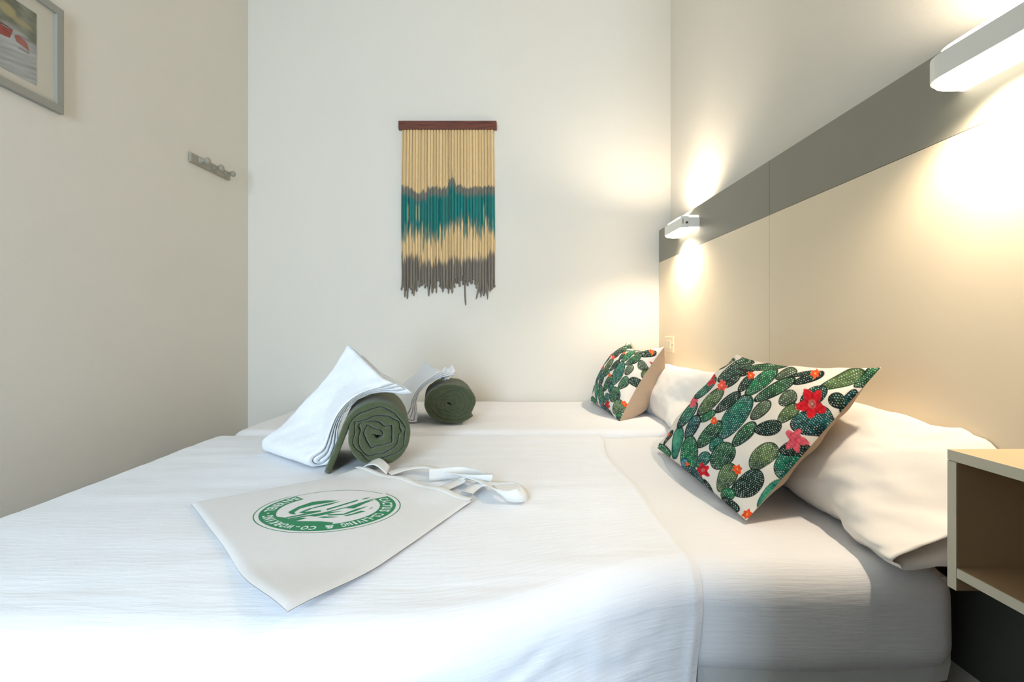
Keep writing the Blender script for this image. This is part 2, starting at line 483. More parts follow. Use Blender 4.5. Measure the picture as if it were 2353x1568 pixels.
# bedspread on the near bed: hangs over the near side and the foot, hem near the pillows
def bedspread():
    x0, x1, y0, y1 = -1.098, .331, .795, 1.826
    r, drop = .058, .235
    ns, nt = 190, 230
    s = np.concatenate([np.linspace(-drop, -.02, 60), np.linspace(-.018, .10, 40), np.linspace(.11, (y1 - y0) - .06, 60), np.linspace((y1 - y0) - .055, (y1 - y0) + .10, 30)])
    t = np.concatenate([np.linspace(-.22, -.02, 25), np.linspace(-.018, .1, 25), np.linspace(.11, x1 - x0, 180)])
    S, T = np.meshgrid(s, t, indexing='ij')
    W = y1 - y0
    dn, df = np.maximum(0, -S), np.maximum(0, S - W)          # drop over near side / into the seam
    dl = np.maximum(0, -T)                                     # drop over the foot
    P = np.stack([x0 + np.maximum(T, 0), y0 + np.clip(S, 0, W), ZB + .005 - np.maximum(np.maximum(dn, df), dl)], -1)
    lo = np.array([x0, y0, -1]); hi = np.array([5., y1, ZB + .005])
    C = np.clip(P, lo + r, hi - r)
    D = P - C; L = np.linalg.norm(D, axis=-1, keepdims=True); L = np.where(L == 0, 1, L)
    far = np.linalg.norm(D, axis=-1, keepdims=True) > 1e-9
    Q = np.where(far, C + D / L * r, P)
    X, Z = Q[..., 0].copy(), Q[..., 2].copy()
    hang = np.clip((ZB + .002 - Z) / .22, 0, 1.2)
    left = sstep(.25, -.45, X)
    ext = .175 * sstep(.36, -.16, X)                            # the loose cover reaches further out towards the foot
    Q[..., 1] -= ext * sstep(.45, 0, np.maximum(S, 0))
    Q[..., 2] -= np.where(S > 0, .012 * sstep(.30, 0, S) * left, .012 * left)
    Q[..., 1] -= np.where(dn > 0, (.010 + .05 * left) * hang ** 1.5, 0)
    fold = np.sin(2 * math.pi * ((Z - .16 * X) / .055 + .6 * noise2(X, Z, 4, 2, 2.5)))
    Q[..., 1] -= np.where(dn > 0, .0014 * fold * sstep(.02, .09, dn) * sstep(.33, .10, X), 0)
    vert = np.sin(2 * math.pi * (X / .045 + .5 * noise2(X, Z, 8, 2, 3)))
    Q[..., 1] -= np.where(dn > 0, .0005 * vert * sstep(.03, .09, dn), 0)
    NRM = np.where(far, D / L, np.array([0, 0, 1.]))
    fade = sstep(-.01, .10, S) * sstep(W, W - .06, S) * sstep(0, .06, T)
    Q += NRM * (fade * (.0028 * noise2(X, Q[..., 1] * 1.5, 12, 4, 1.3) + .0012 * noise2(X * .4, Q[..., 1] * 3, 13, 3, 4)))[..., None]
    Q[..., 0] += np.where(dl > 0, -.01 * noise2(Q[..., 1], Z, 9, 3, 3), 0)
    # the hem: wavering line, tucked down to the sheet below
    e = sstep(.20, 0, x1 - X)
    Q[..., 0] += e * (.012 * noise2(Q[..., 1], Z, 21, 3, 1.6) - .014 * np.clip((ZB - Z) / .2, 0, 1) + .028 * sstep(1.5, 1.8, Q[..., 1]))
    em = sstep(.0135, .004, x1 - X)
    bead = np.exp(-((x1 - X - .016) / .006) ** 2)
    Q += NRM * (.0022 * bead - .0060 * em)[..., None]
    UV = np.stack([T, S], -1)
    o = link('bedspread', grid_mesh('bedspread', Q, UV), None, M['sheet'])
    return tag(o, 'white ribbed bedspread with a hem line, hanging over the near side', 'bedspread')
bedspread()

# ------------------------------------------------------------------ pillows
def pillow(dy, label, seed):
    root = empty('pillow', (.77, 1.25 + dy, ZB), label, 'pillow', 'white pillows against the headboard')
    ys = np.concatenate([[.86, .80], np.linspace(.772, .95, 22), np.linspace(.965, 1.50, 44), np.linspace(1.51, 1.645, 18)])
    nth = 96
    th = np.linspace(0, 2 * math.pi, nth, endpoint=False)
    P = np.zeros((len(ys), nth, 3))
    for i, y in enumerate(ys):
        k = sstep(.772, .99, y); f = sstep(1.645, 1.46, y)
        inside = i < 2
        a = (.118 + (.128 - .118) * k) * (.62 + .38 * f)
        b = .016 + (.088 - .016) * k * (.12 + .88 * f)
        tilt = math.radians(14 + 41 * k)
        cx = .752 + .014 * k; cz = .050 + .060 * k
        if inside:
            a *= .93; b = .010
        cs, sn = np.cos(th), np.sin(th)
        u = a * np.sign(cs) * np.abs(cs) ** .85
        v = b * np.sign(sn) * np.abs(sn) ** .9
        P[i, :, 0] = cx + u * math.cos(tilt) - v * math.sin(tilt)
        P[i, :, 2] = cz + u * math.sin(tilt) + v * math.cos(tilt)
        P[i, :, 1] = y
    ii = np.arange(len(ys))[:, None]
    w = noise2(P[..., 1], P[..., 2] * 1.6 + P[..., 0], seed, 4, 2.6)
    amp = .010 + .012 * sstep(1.05, .80, P[..., 1])
    cen = P.mean(1, keepdims=True)
    dirv = P - cen; dirv /= np.maximum(np.linalg.norm(dirv, axis=-1, keepdims=True), 1e-6)
    P += dirv * (w * amp * (ii > 1))[..., None]
    # gathers that run back from the open end
    g = np.sin(th * 5 + 1.0)[None] * .006 * sstep(1.03, .80, P[..., 1])
    P += dirv * (g * (ii > 1))[..., None]
    P[..., 2] = np.maximum(P[..., 2], .004 + .0 * P[..., 1])
    P[..., 0] = np.minimum(P[..., 0], HX - .003)
    P[..., 2] += .07 * sstep(.735, .865, P[..., 0]) * sstep(.99, .82, P[..., 1]) * sstep(.772, .80, P[..., 1])
    P[..., 1] += dy; P[..., 2] += ZB
    uv = np.stack(np.broadcast_arrays(ys[:, None], th[None] * .1), -1)
    me = grid_mesh('pillowcase', P, uv, wrap_v=True)
    bm = bmesh.new(); bm.from_mesh(me); bmesh.ops.holes_fill(bm, edges=[e for e in bm.edges if e.is_boundary], sides=0)
    bmesh.ops.recalc_face_normals(bm, faces=bm.faces[:]); bm.to_mesh(me); bm.free()
    world_parent(link('pillowcase', me, None, M['pillow']), root)
    # stitched hem band round the mouth
    return root
pillow(0.0, 'white pillow propped behind the large near cactus cushion, open end forwards', 31)
pillow(1.005, 'white pillow at the far end, behind the far cactus cushion', 37)

# ------------------------------------------------------------------ cactus cushions
# layout of the cactus print: Chebyshev warp from cloth (u, v) to design units, then the pads and flowers in design units
PRINT_DEG = 8
PRINT_X = [737.16, 391.1, 46.64, 0.25, 11.44, 0.12, 3.24, 0.04, 1.95, 431.8, 103.74, 14.27, 0.83, 1.83, 0.03, 0.5, 0.01, 111.11, 28.1, -29.74, -0.36, -7.38, -0.06, -1.38, 14.66, 3.61, -4.11, -0.06, -0.89, -0.01, 12.24, 0.54, -7.14, -0.03, -1.22, 1.79, 0.07, -0.8, -0.0, 3.48, 0.04, -1.55, 0.59, 0.01, 2.04]
PRINT_Y = [593.25, -456.2, 42.66, 0.55, 7.52, 0.05, 2.53, 0.02, 1.52, 157.74, -113.04, 8.11, -0.74, 1.25, 0.01, 0.39, 0.0, 51.43, -30.54, -34.36, -0.1, -4.38, -0.02, -1.08, 7.06, -3.69, -4.57, -0.02, -0.54, -0.0, 9.14, -0.33, -5.87, -0.08, -0.93, 1.35, -0.03, -0.68, -0.02, 2.71, 0.02, -1.21, 0.46, 0.01, 1.59]
PADS = [
(590, 780, 830, 450, 170, 't'),
(560, 575, 750, 420, 85, 'k'),
(440, 650, 555, 565, 65, 'g'),
(420, 600, 615, 390, 100, 'o'),
(330, 790, 425, 600, 90, 'n'),
(420, 850, 600, 650, 110, 'f'),
(345, 1080, 365, 765, 130, 'g'),
(235, 940, 285, 690, 85, 'm'),
(265, 700, 410, 500, 80, 't'),
(400, 470, 560, 300, 75, 't'),
(580, 330, 850, 160, 110, 'd'),
(630, 380, 750, 280, 60, 'k'),
(750, 290, 860, 240, 38, 'k'),
(740, 410, 850, 290, 75, 'k'),
(795, 440, 1040, 230, 110, 'g'),
(740, 235, 1130, 210, 48, 'f'),
(1030, 310, 1190, 240, 75, 'e'),
(865, 485, 1180, 310, 100, 'f'),
(1170, 350, 1410, 265, 75, 'k'),
(1150, 290, 1340, 250, 45, 'k'),
(1385, 390, 1720, 250, 115, 'o'),
(1645, 370, 1845, 225, 110, 'f'),
(1530, 590, 1660, 400, 80, 'n'),
(1220, 500, 1440, 400, 130, 'd'),
(1452, 487, 1578, 487, 120, 'k'),
(1160, 690, 1470, 600, 240, 'n'),
(1060, 510, 1185, 420, 110, 'e'),
(1060, 660, 1195, 510, 110, 'o'),
(840, 630, 985, 490, 100, 'e'),
(695, 840, 870, 660, 105, 'f'),
(865, 720, 1080, 680, 115, 'k'),
(1060, 1090, 1220, 830, 210, 't'),
(1050, 870, 1290, 850, 125, 'k'),
(845, 1025, 1020, 825, 175, 'o'),
(700, 1220, 930, 1060, 180, 'k'),
(895, 1340, 1125, 1110, 150, 'm'),
(520, 880, 605, 780, 95, 't'),
(540, 1010, 685, 830, 175, 'f'),
(590, 1200, 695, 985, 150, 'o'),
(605, 1230, 715, 1230, 110, 'g'),
(610, 1260, 745, 1350, 75, 'k'),
(330, 1000, 455, 1150, 95, 'n'),
(415, 1010, 505, 895, 95, 't'),
(475, 1110, 540, 1240, 42, 'k'),
(110, 830, 200, 930, 85, 'g'),
(150, 830, 225, 720, 42, 'k'),
(305, 1040, 330, 940, 45, 'b'),
(580, 240, 700, 150, 42, 'o'),
(720, 185, 850, 150, 58, 'f'),
(880, 1385, 920, 1360, 55, 'g')]
FLOWERS = [
(548, 643, 36, 'o'),
(385, 495, 48, 'p'),
(520, 315, 55, 'r'),
(610, 365, 48, 'c'),
(835, 285, 36, 'o'),
(1340, 268, 45, 'o'),
(1310, 505, 125, 'r'),
(1190, 800, 98, 'p'),
(730, 1025, 44, 'o'),
(465, 1035, 62, 'r'),
(190, 745, 26, 'o'),
(337, 985, 20, 'o'),
(810, 1380, 48, 'o')]

INK = {  # centre, rim colours of the pads (cloth print, sRGB)
    't': ((16, 118, 92), (8, 62, 62)), 'k': ((24, 58, 48), (14, 22, 24)), 'g': ((22, 124, 74), (12, 72, 50)),
    'o': ((98, 122, 74), (44, 66, 42)), 'n': ((12, 92, 92), (8, 28, 40)), 'f': ((46, 104, 62), (18, 48, 38)),
    'm': ((92, 176, 140), (30, 104, 92)), 'd': ((22, 78, 60), (12, 40, 38)), 'e': ((92, 108, 84), (50, 62, 50)),
    'b': ((70, 140, 160), (40, 100, 120))}
FCOL = {'o': ((255, 176, 110), (240, 84, 34)), 'r': ((236, 170, 160), (196, 28, 40)), 'p': ((214, 60, 80), (216, 88, 104)), 'c': ((250, 150, 110), (236, 84, 70))}

def paint_print(U, V, seed=2):
    a, b = 2 * U - 1, 2 * V - 1
    TA = [np.ones_like(a), a]; TB = [np.ones_like(b), b]
    for k in range(2, PRINT_DEG + 1):
        TA.append(2 * a * TA[-1] - TA[-2]); TB.append(2 * b * TB[-1] - TB[-2])
    X = np.zeros_like(a); Y = np.zeros_like(a); n = 0
    for i in range(PRINT_DEG + 1):
        for j in range(PRINT_DEG + 1 - i):
            w = TA[i] * TB[j]
            X += PRINT_X[n] * w; Y += PRINT_Y[n] * w; n += 1
    col = np.tile(lin((228, 221, 210)), U.shape + (1,))
    nz = noise2(X, Y, 5, 4, 1 / 130)
    nf = noise2(X, Y, 6, 3, 1 / 40)
    for n, (x1, y1, x2, y2, wd, c) in enumerate(PADS):
        cx, cy = (x1 + x2) / 2, (y1 + y2) / 2
        ln = math.hypot(x2 - x1, y2 - y1) / 2 * 1.04
        ux, uy = (x2 - x1) / (2 * ln) * 1.04, (y2 - y1) / (2 * ln) * 1.04
        hw = wd / 2
        dx, dy = X - cx, Y - cy
        p = (dx * ux + dy * uy) / ln
        q = (-dx * uy + dy * ux) / hw
        q = q * (1 - .13 * p)                       # fuller towards the tip
        d = np.sqrt(p * p + q * q)
        if not (d < 1.04).any(): continue
        c0, c1 = lin(INK[c][0]), lin(INK[c][1])
        sc = .62 + .38 * min(max(cx / 1500, 0), 1)   # the print's own scale of spots
        k = np.clip(.50 + .32 * (p * .6 - q * .8) + .40 * nz + .18 * nf - .6 * np.clip(d - .62, 0, 1) - .16 * (np.cos(q * hw / (9 * sc)) > .55), 0, 1)
        body = c1 + (c0 - c1) * k[..., None]
        edge = sstep(1 - 7 / hw, 1 - 2 / hw, d)
        body = body * (1 - .70 * edge[..., None])
        st, sr = 21 * sc, 19 * sc
        bend = 1.0 / np.sqrt(np.maximum(.15, 1 - .85 * p * p))
        qs = q * bend * hw / sr
        j = np.round(qs); ps = p * ln / st + .5 * (j % 2)
        i = np.round(ps)
        h = np.modf(np.abs(np.sin(i * 12.9 + j * 78.2 + n) * 43758.5))[0]
        dd = np.hypot((ps - i) * st, (qs - j) * sr / bend)
        rad = (2.3 + 2.6 * h) * (.55 + .45 * sc)
        dot = sstep(rad * 1.4, rad * .6, dd) * (d < 1 - 5 / hw) * (.28 + .52 * h)
        dc = lin((208, 226, 212)) if c != 'm' else lin((16, 76, 74))
        body = body * (1 - dot[..., None]) + dc * dot[..., None]
        mk = sstep(1 + 2.5 / hw, 1 - 1.5 / hw, d)[..., None]
        col = col * (1 - mk) + body * mk
    for n, (cx, cy, r, c) in enumerate(FLOWERS):
        sx = .62 + .38 * min(cx / 900, 1)
        p, q = (X - cx) / (r * sx), (Y - cy) / r
        th = np.arctan2(q, p)
        k5 = 5 if c in 'rp' else 6
        rr = .80 + (.20 if c in 'rp' else .13) * np.cos(k5 * th + n * 1.7) + .07 * np.sin(3 * th + 2 * n) + .06 * nf
        d = np.sqrt(p * p + q * q)
        c0, c1 = lin(FCOL[c][0]), lin(FCOL[c][1])
        k = np.clip(1 - d / .30, 0, 1) * .95
        body = c1 + (c0 - c1) * np.clip(k, 0, 1)[..., None]
        body = body * (1 + .28 * nf)[..., None] * (1 - .28 * sstep(.7, 1, np.cos(k5 * th + n * 1.7 + math.pi)) * (d > .25))[..., None]
        body = body * (1 - .5 * sstep(.10, .05, np.abs(d - .12)))[..., None] if c in 'r' else body
        mk = sstep(rr * 1.05, rr * .95, d)[..., None]
        col = col * (1 - mk) + body * mk
    return np.clip(col, 0, 1)

def cushion_surface(c, T, p, U, V, seed, ex=2.4):
    BL, BR, TR, TL = [np.array(q, float) + (0, 0, ZC) for q in c]
    a, b = 2 * U - 1, 2 * V - 1
    pl, pr, pb, pt = p                             # how far each side is drawn in: left, right, bottom, top
    uu = .5 + .5 * a * (1 - (pl + (pr - pl) * sstep(-1, 1, a)) * (1 - b ** 2)); vv = .5 + .5 * b * (1 - (pb + (pt - pb) * sstep(-1, 1, b)) * (1 - a ** 2))
    S = ((1 - uu) * (1 - vv))[..., None] * BL + (uu * (1 - vv))[..., None] * BR + (uu * vv)[..., None] * TR + ((1 - uu) * vv)[..., None] * TL
    n = np.cross(TR + TL - BR - BL, BR + TR - BL - TL); n /= np.linalg.norm(n)
    if n[0] > 0: n = -n
    h = np.clip(1 - np.abs(a) ** ex, 0, 1) ** .6 * np.clip(1 - np.abs(b) ** 2.4, 0, 1) ** .6
    # small puckers where the seams pull in
    e = np.maximum(np.abs(a), np.abs(b))
    puck = .0035 * np.sin(9 * math.pi * U + 2) * sstep(.6, .92, np.abs(b)) + .0035 * np.sin(8 * math.pi * V + 1) * sstep(.6, .92, np.abs(a))
    puck = puck * sstep(1.0, .93, e)
    return S + n * (T * h + puck * np.sign(T))[..., None]

PINCH = (.06, .01, .015, .13)
def cushion(corners, T, res, label, seed, pinch=PINCH, back=.85, blunt=2.4, cut=1.0):
    base = (np.array(corners[0]) + np.array(corners[1])) / 2 + (0, 0, ZC)
    root = empty('cushion', tuple(base), label, 'cushion', 'cactus print cushions')
    g = np.linspace(0, 1, res)
    U, V = np.meshgrid(g, g, indexing='ij')
    Pf = cushion_surface(corners, T, pinch, U, V, seed)
    Pf[..., 2] = np.maximum(Pf[..., 2], ZB + .004)
    col = paint_print(U * cut, V)          # cut: how much of the cloth's repeat is on this cushion
    f = link('front_panel', grid_mesh('front_panel', Pf[:, ::-1], np.stack([U, V], -1)[:, ::-1], col=col[:, ::-1]), None, M['print'])
    tag(world_parent(f, root), 'white cotton front printed with green cacti and red flowers')
    g2 = np.linspace(0, 1, 90)
    U2, V2 = np.meshgrid(g2, g2, indexing='ij')
    Pb = cushion_surface(corners, -T * back, pinch, U2, V2, seed, blunt)
    Pb[..., 2] = np.maximum(Pb[..., 2], ZB + .004)
    bk = link('back_panel', grid_mesh('back_panel', Pb, np.stack([U2, V2], -1)), None, M['linen'])
    tag(world_parent(bk, root), 'plain beige linen back')
    return root
cushion([(.508, 1.583, -.393), (.498, .982, -.393), (.75, .951, -.076), (.75, 1.54, -.081)], .075, 600,
        'large cactus print cushion leaning on the near pillow, closest to the nightstand', 1)
cushion([(.470, 2.575, -.385), (.492, 2.030, -.390), (.735, 2.185, -.079), (.690, 2.615, -.062)], .098, 320,
        'cactus print cushion on the far bed, with its beige back showing', 2, (.03, .13, .02, .30), 1.25, 9.0, .88)

# ------------------------------------------------------------------ towels
def spiral_profile(turns, r0, r1, thick, tail, warp_seed, warp, sx, sz, start):
    n = int(turns * 70)
    ph = np.linspace(0, turns * 2 * math.pi, n)
    rad = r1 - thick / 2 - (r1 - thick / 2 - r0) * ph / ph[-1]
    ang = start - ph                                # clockwise from the loose end, seen from the front
    C = np.stack([rad * np.cos(ang), rad * np.sin(ang)], -1)
    if tail is not None:                             # loose end reaching down to the bed
        k = np.linspace(0, 1, 14)[:, None]
        C = np.concatenate([np.array(tail) * (1 - k) + C[0] * k, C[1:]])
    d = np.gradient(C, axis=0); d /= np.linalg.norm(d, axis=1, keepdims=True)
    N = np.stack([-d[:, 1], d[:, 0]], -1)
    return C, N

def warp2(P, seed, amp, R):
    q = P.copy()
    r = np.linalg.norm(P, axis=-1)
    w = amp * sstep(R * .98, R * .45, r)
    q[..., 0] += w * noise2(P[..., 0], P[..., 1], seed, 3, 8.5)
    q[..., 1] += w * noise2(P[..., 0], P[..., 1], seed + 1, 3, 8.5)
    return q

def rolled_towel(front, back, R, sx, sz, label, seed, tail, start, warp, turns=4.4):
    front, back = np.array(front, float), np.array(back, float)
    axis = back - front; Ln = np.linalg.norm(axis); ax = axis / Ln
    side = np.cross(ax, (0, 0, 1)); side /= np.linalg.norm(side)          # to the right, seen from the front
    thick = .0182
    C, N = spiral_profile(turns, .007, R, thick, tail, seed, warp, sx, sz, start)
    # ring of the cloth section: outer face then inner face
    ts = [0, .002, .006, .012, .05, .12, .2, Ln - .012, Ln - .004, Ln]
    hw = [.45, .75, .93, 1, 1, 1, 1, 1, .9, .5]
    rings = []
    for t_, h_ in zip(ts, hw):
        o = C + N * (thick / 2 * h_)
        i = C - N * (thick / 2 * h_)
        sec = np.concatenate([o, i[::-1]])
        sec = warp2(sec, seed, warp, R)
        sec = sec * (sx, sz)
        wob = .002 * noise2(sec[:, 0] * 3, sec[:, 1] * 3 + t_ * 4, seed + 5, 3, 6)
        p = front + ax * (t_ + (0.005 * noise2(sec[:, 0], sec[:, 1], seed + 9, 2, 9) if t_ < .03 else 0) * np.ones(len(sec)))[:, None] \
            + side * (sec[:, :1]) + np.array([0, 0, 1.]) * (sec[:, 1:] + wob[:, None])
        p[:, 2] = np.maximum(p[:, 2], ZB + .006)
        rings.append(p)
    P = np.array(rings)
    me = grid_mesh('rolled_towel', P, wrap_v=True)
    bm = bmesh.new(); bm.from_mesh(me)
    bm.verts.ensure_lookup_table()
    m = len(C); n2 = 2 * m
    for ring in (0, len(ts) - 1):
        for k in range(m - 1):
            a, b = ring * n2 + k, ring * n2 + k + 1
            c, d = ring * n2 + n2 - 2 - k, ring * n2 + n2 - 1 - k
            bm.faces.new([bm.verts[q] for q in (a, b, c, d)])
    bmesh.ops.recalc_face_normals(bm, faces=bm.faces[:])
    bm.to_mesh(me); bm.free()
    o = link('rolled_towel', me, None, M['green'])
    tag(o, label, 'towel', 'rolled green towels')
    return o, front, ax, side, R * sx, R * sz
NEAR = rolled_towel((-.350, 1.330, ZB + .104), (-.415, 1.600, ZB + .104), .101, .98, .98,
                    'dark green towel rolled up, nearest the camera, spiral end facing out', 11, (-.135, -.098), math.radians(168), .017)
FAR = rolled_towel((-.214, 1.970, ZB + .096), (-.255, 2.245, ZB + .096), .102, 1.16, .86,
                   'dark green towel rolled up on the far bed, flatter spiral end', 17, None, math.radians(-40), .013, 5.0)

def folded_towel(A, B, D, Cc, roll, label, seed, th=.0135, layers=4, flap=.05):
    """cloth folded in four, leaning on a roll: A,B near edge bottom/top, Cc,D far edge bottom/top"""
    A, B, Cc, D = [np.array(q, float) for q in (A, B, Cc, D)]
    gap = .0015
    offs = [(layers / 2 - .5 - k) * (th + gap) for k in range(layers)]
    # centre line of the folded cloth in (s, n): down layer 0, round, up layer 3; inside it layers 1 and 2
    def centre(n0, s_end):
        pts = [(s, n0) for s in np.linspace(1, .0, 34)]
        for k in range(1, 12):
            a = math.pi * k / 12
            pts.append((-math.sin(a) * n0 / .30, n0 * math.cos(a)))
        pts += [(s, -n0) for s in np.linspace(.0, s_end, 34)]
        return np.array(pts)
    nrm = np.cross(B - A, D - B); nrm /= np.linalg.norm(nrm)
    if nrm[2] < 0: nrm = -nrm
    objs = []
    tv = np.concatenate([[0, .006, .02], np.linspace(.05, .95, 26), [.98, .994, 1]])
    ew = np.interp(tv, [0, .006, .02, .98, .994, 1], [.35, .75, 1, 1, .75, .35])
    root = empty('folded_towel', tuple((A + Cc) / 2), label, 'towel', 'folded white towels')
    for li, n0 in enumerate([offs[0], offs[1]]):
        c = centre(n0, 1.0 - .03 * li)
        d = np.gradient(c * (.30, 1), axis=0); d /= np.linalg.norm(d, axis=1, keepdims=True)
        nn = np.stack([-d[:, 1], d[:, 0]], -1)
        rings = []
        for t_, e_ in zip(tv, ew):
            o = c + nn * (th / 2 * e_) / (.30, 1); i = c - nn * (th / 2 * e_) / (.30, 1)
            sec = np.concatenate([o, i[::-1]])
            s, n = sec[:, 0], sec[:, 1]
            lo = A + (Cc - A) * t_; hi = B + (D - B) * t_
            p = lo + (hi - lo) * s[:, None]
            splay = n * (1 + .5 * sstep(.7, 1, s) + .35 * sstep(.25, 0, s))
            sag = -.016 * np.sin(math.pi * np.clip(s, 0, 1)) * (1 - .3 * t_)
            wob = .004 * noise2(s * .3, t_ * .3 * np.ones_like(s), seed, 3, 5) + .0022 * noise2(s * .3, t_ * .3 * np.ones_like(s), seed + 3, 3, 16)
            p = p + nrm * (splay + sag + wob)[:, None]
            rings.append(p)
        P = np.array(rings)
        # lies against the roll: push out of its (elliptic) cylinder
        _, f0, ax, sd, rx, rz = roll
        v = P - f0
        al = v @ ax; x = v @ sd; z = v[..., 2] - al * ax[2]
        rr = np.maximum(np.sqrt((x / rx) ** 2 + (z / rz) ** 2), .15)
        k = np.where(rr < 1.6, (1.045 + .555 * rr / 1.6) / rr, 1.0)       # keeps the order of the layers
        P = P + sd * ((k - 1) * x)[..., None]; P[..., 2] += (k - 1) * z
        P[..., 2] = np.maximum(P[..., 2], ZB + .012 + .0 * P[..., 2])
        me = grid_mesh('layer', P, wrap_v=True)
        bm = bmesh.new(); bm.from_mesh(me); bm.verts.ensure_lookup_table()
        m = len(c); n2 = 2 * m
        for ring in (0, len(tv) - 1):
            for k in range(m - 1):
                a, b = ring * n2 + k, ring * n2 + k + 1
                cc, dd = ring * n2 + n2 - 2 - k, ring * n2 + n2 - 1 - k
                bm.faces.new([bm.verts[q] for q in (a, b, cc, dd)])
        bmesh.ops.recalc_face_normals(bm, faces=bm.faces[:]); bm.to_mesh(me); bm.free()
        objs.append(world_parent(link('folded_layer', me, None, M['terry']), root))
    return root
folded_towel((-.515, 1.348, ZB + .030), (-.296, 1.352, ZB + .222), (-.470, 1.53, ZB + .330), (-.735, 1.53, ZB + .038), NEAR,
             'folded white towel leaning over the near green rolled towel', 41)
ft = folded_towel((-.385, 1.985, ZB + .035), (-.232, 1.985, ZB + .192), (-.335, 2.235, ZB + .225), (-.60, 2.25, ZB + .040), FAR,
             'folded white towel leaning over the far green rolled towel', 47)
# gathered corner of the far white towel, pleats standing up over the roll
gu, gv = np.meshgrid(np.linspace(0, 1, 60), np.linspace(0, 1, 24), indexing='ij')
ang = gu * math.pi * .95 - .15
rr = .006 + gv * (.052 + .010 * np.sin(gu * 9))
pl = .012 * np.sin(gu * 2 * math.pi * 3.2) * (.25 + .75 * gv)
P = np.stack([-.238 - rr * np.cos(ang) * .55 + .0 * pl, 2.02 + .06 * gv + pl * 1.6, ZB + .186 + rr * np.sin(ang) * .95 + .35 * pl], -1)
pc = link('gathered_corner', grid_mesh('gathered_corner', P), None, M['terry'])
md = pc.modifiers.new('thick', 'SOLIDIFY'); md.thickness = .006; md.offset = 0
world_parent(pc, ft)

# ------------------------------------------------------------------ tote bag
BL_, BF_, BR_, BT_ = np.array((-.699, 1.065)), np.array((-.291, .637)), np.array((-.061, 1.078)), np.array((-.386, 1.32))
def bag_z(x, y, a=None, b=None):
    z = ZB + .0135 + .0012 * noise2(x, y, 61, 2, 2.2)
    return z + .012 * sstep(.80, .64, y)             # the near corner stands off the cloth a little
tb = empty('tote_bag', (-.37, 1.03, ZB), 'white cotton tote bag lying flat on the bedspread with green logo', 'bag')
na, nb = 80, 70
a = np.linspace(0, 1, na); b = np.linspace(0, 1, nb)
Ag, Bg = np.meshgrid(a, b, indexing='ij')       # a: from closed bottom (L-F) to the mouth (T-R); b: from L/T side to F/R side
def bag_xy(A, B):
    e0 = BL_ + (BF_ - BL_) * B[..., None]; e1 = BT_ + (BR_ - BT_) * B[..., None]
    q = e0 + (e1 - e0) * A[..., None]
    q = q + .006 * np.stack([noise2(A, B, 71, 2, 1.2), noise2(A, B, 72, 2, 1.2)], -1)
    return q
q = bag_xy(Ag, Bg)
zt = bag_z(q[..., 0], q[..., 1])
near_mouth = sstep(.80, 1.0, Ag)
zt = zt + near_mouth * (.004 + .006 * np.sin(Bg * 9 + 1) ** 2)
edge = np.minimum(np.minimum(Ag, 1 - Ag), np.minimum(Bg, 1 - Bg))
th_ = .0008 + .0050 * sstep(0, .03, edge)
top = np.concatenate([q, zt[..., None]], -1)
bot = np.concatenate([q, np.maximum(zt - .0035 - th_, zt - .0075)[..., None]], -1)
top[..., 2] = zt - .0035 + .0035 * sstep(0, .02, edge)
for nm, P in (('front_panel', top), ('back_panel', bot[:, ::-1])):
    o = link(nm, grid_mesh(nm, P), None, M['tote'])
    world_parent(o, tb)
# hem band round the mouth
hem = []
hb_ = np.linspace(0, 1, 60)
for k, aa in enumerate((.955, .96, .985, .995)):
    qq = bag_xy(np.full_like(hb_, aa), hb_)
    zz = bag_z(qq[..., 0], qq[..., 1]) + (.004 + .006 * np.sin(hb_ * 9 + 1) ** 2) * float(sstep(.80, 1.0, aa))
    hem.append(np.concatenate([qq, (zz + (.0002, .0022, .0022, .0005)[k])[..., None]], -1))
world_parent(link('mouth_hem', grid_mesh('mouth_hem', np.array(hem)), None, M['strap']), tb)
# turned-up corner near the green roll
cu, cv = np.meshgrid(np.linspace(0, 1, 16), np.linspace(0, 1, 10), indexing='ij')
P = np.stack([-.392 + .085 * cu + .018 * cv * (1 - cu), 1.305 - .015 * cu + .055 * cv * (1 - .35 * cu) - .03 * cu,
              ZB + .018 + .020 * np.sin(math.pi * cu) * (1 - .3 * cv) + .010 * cv], -1)
co = link('turned_corner', grid_mesh('turned_corner', P), None, M['strap'])
md = co.modifiers.new('thick', 'SOLIDIFY'); md.thickness = .002
world_parent(co, tb)

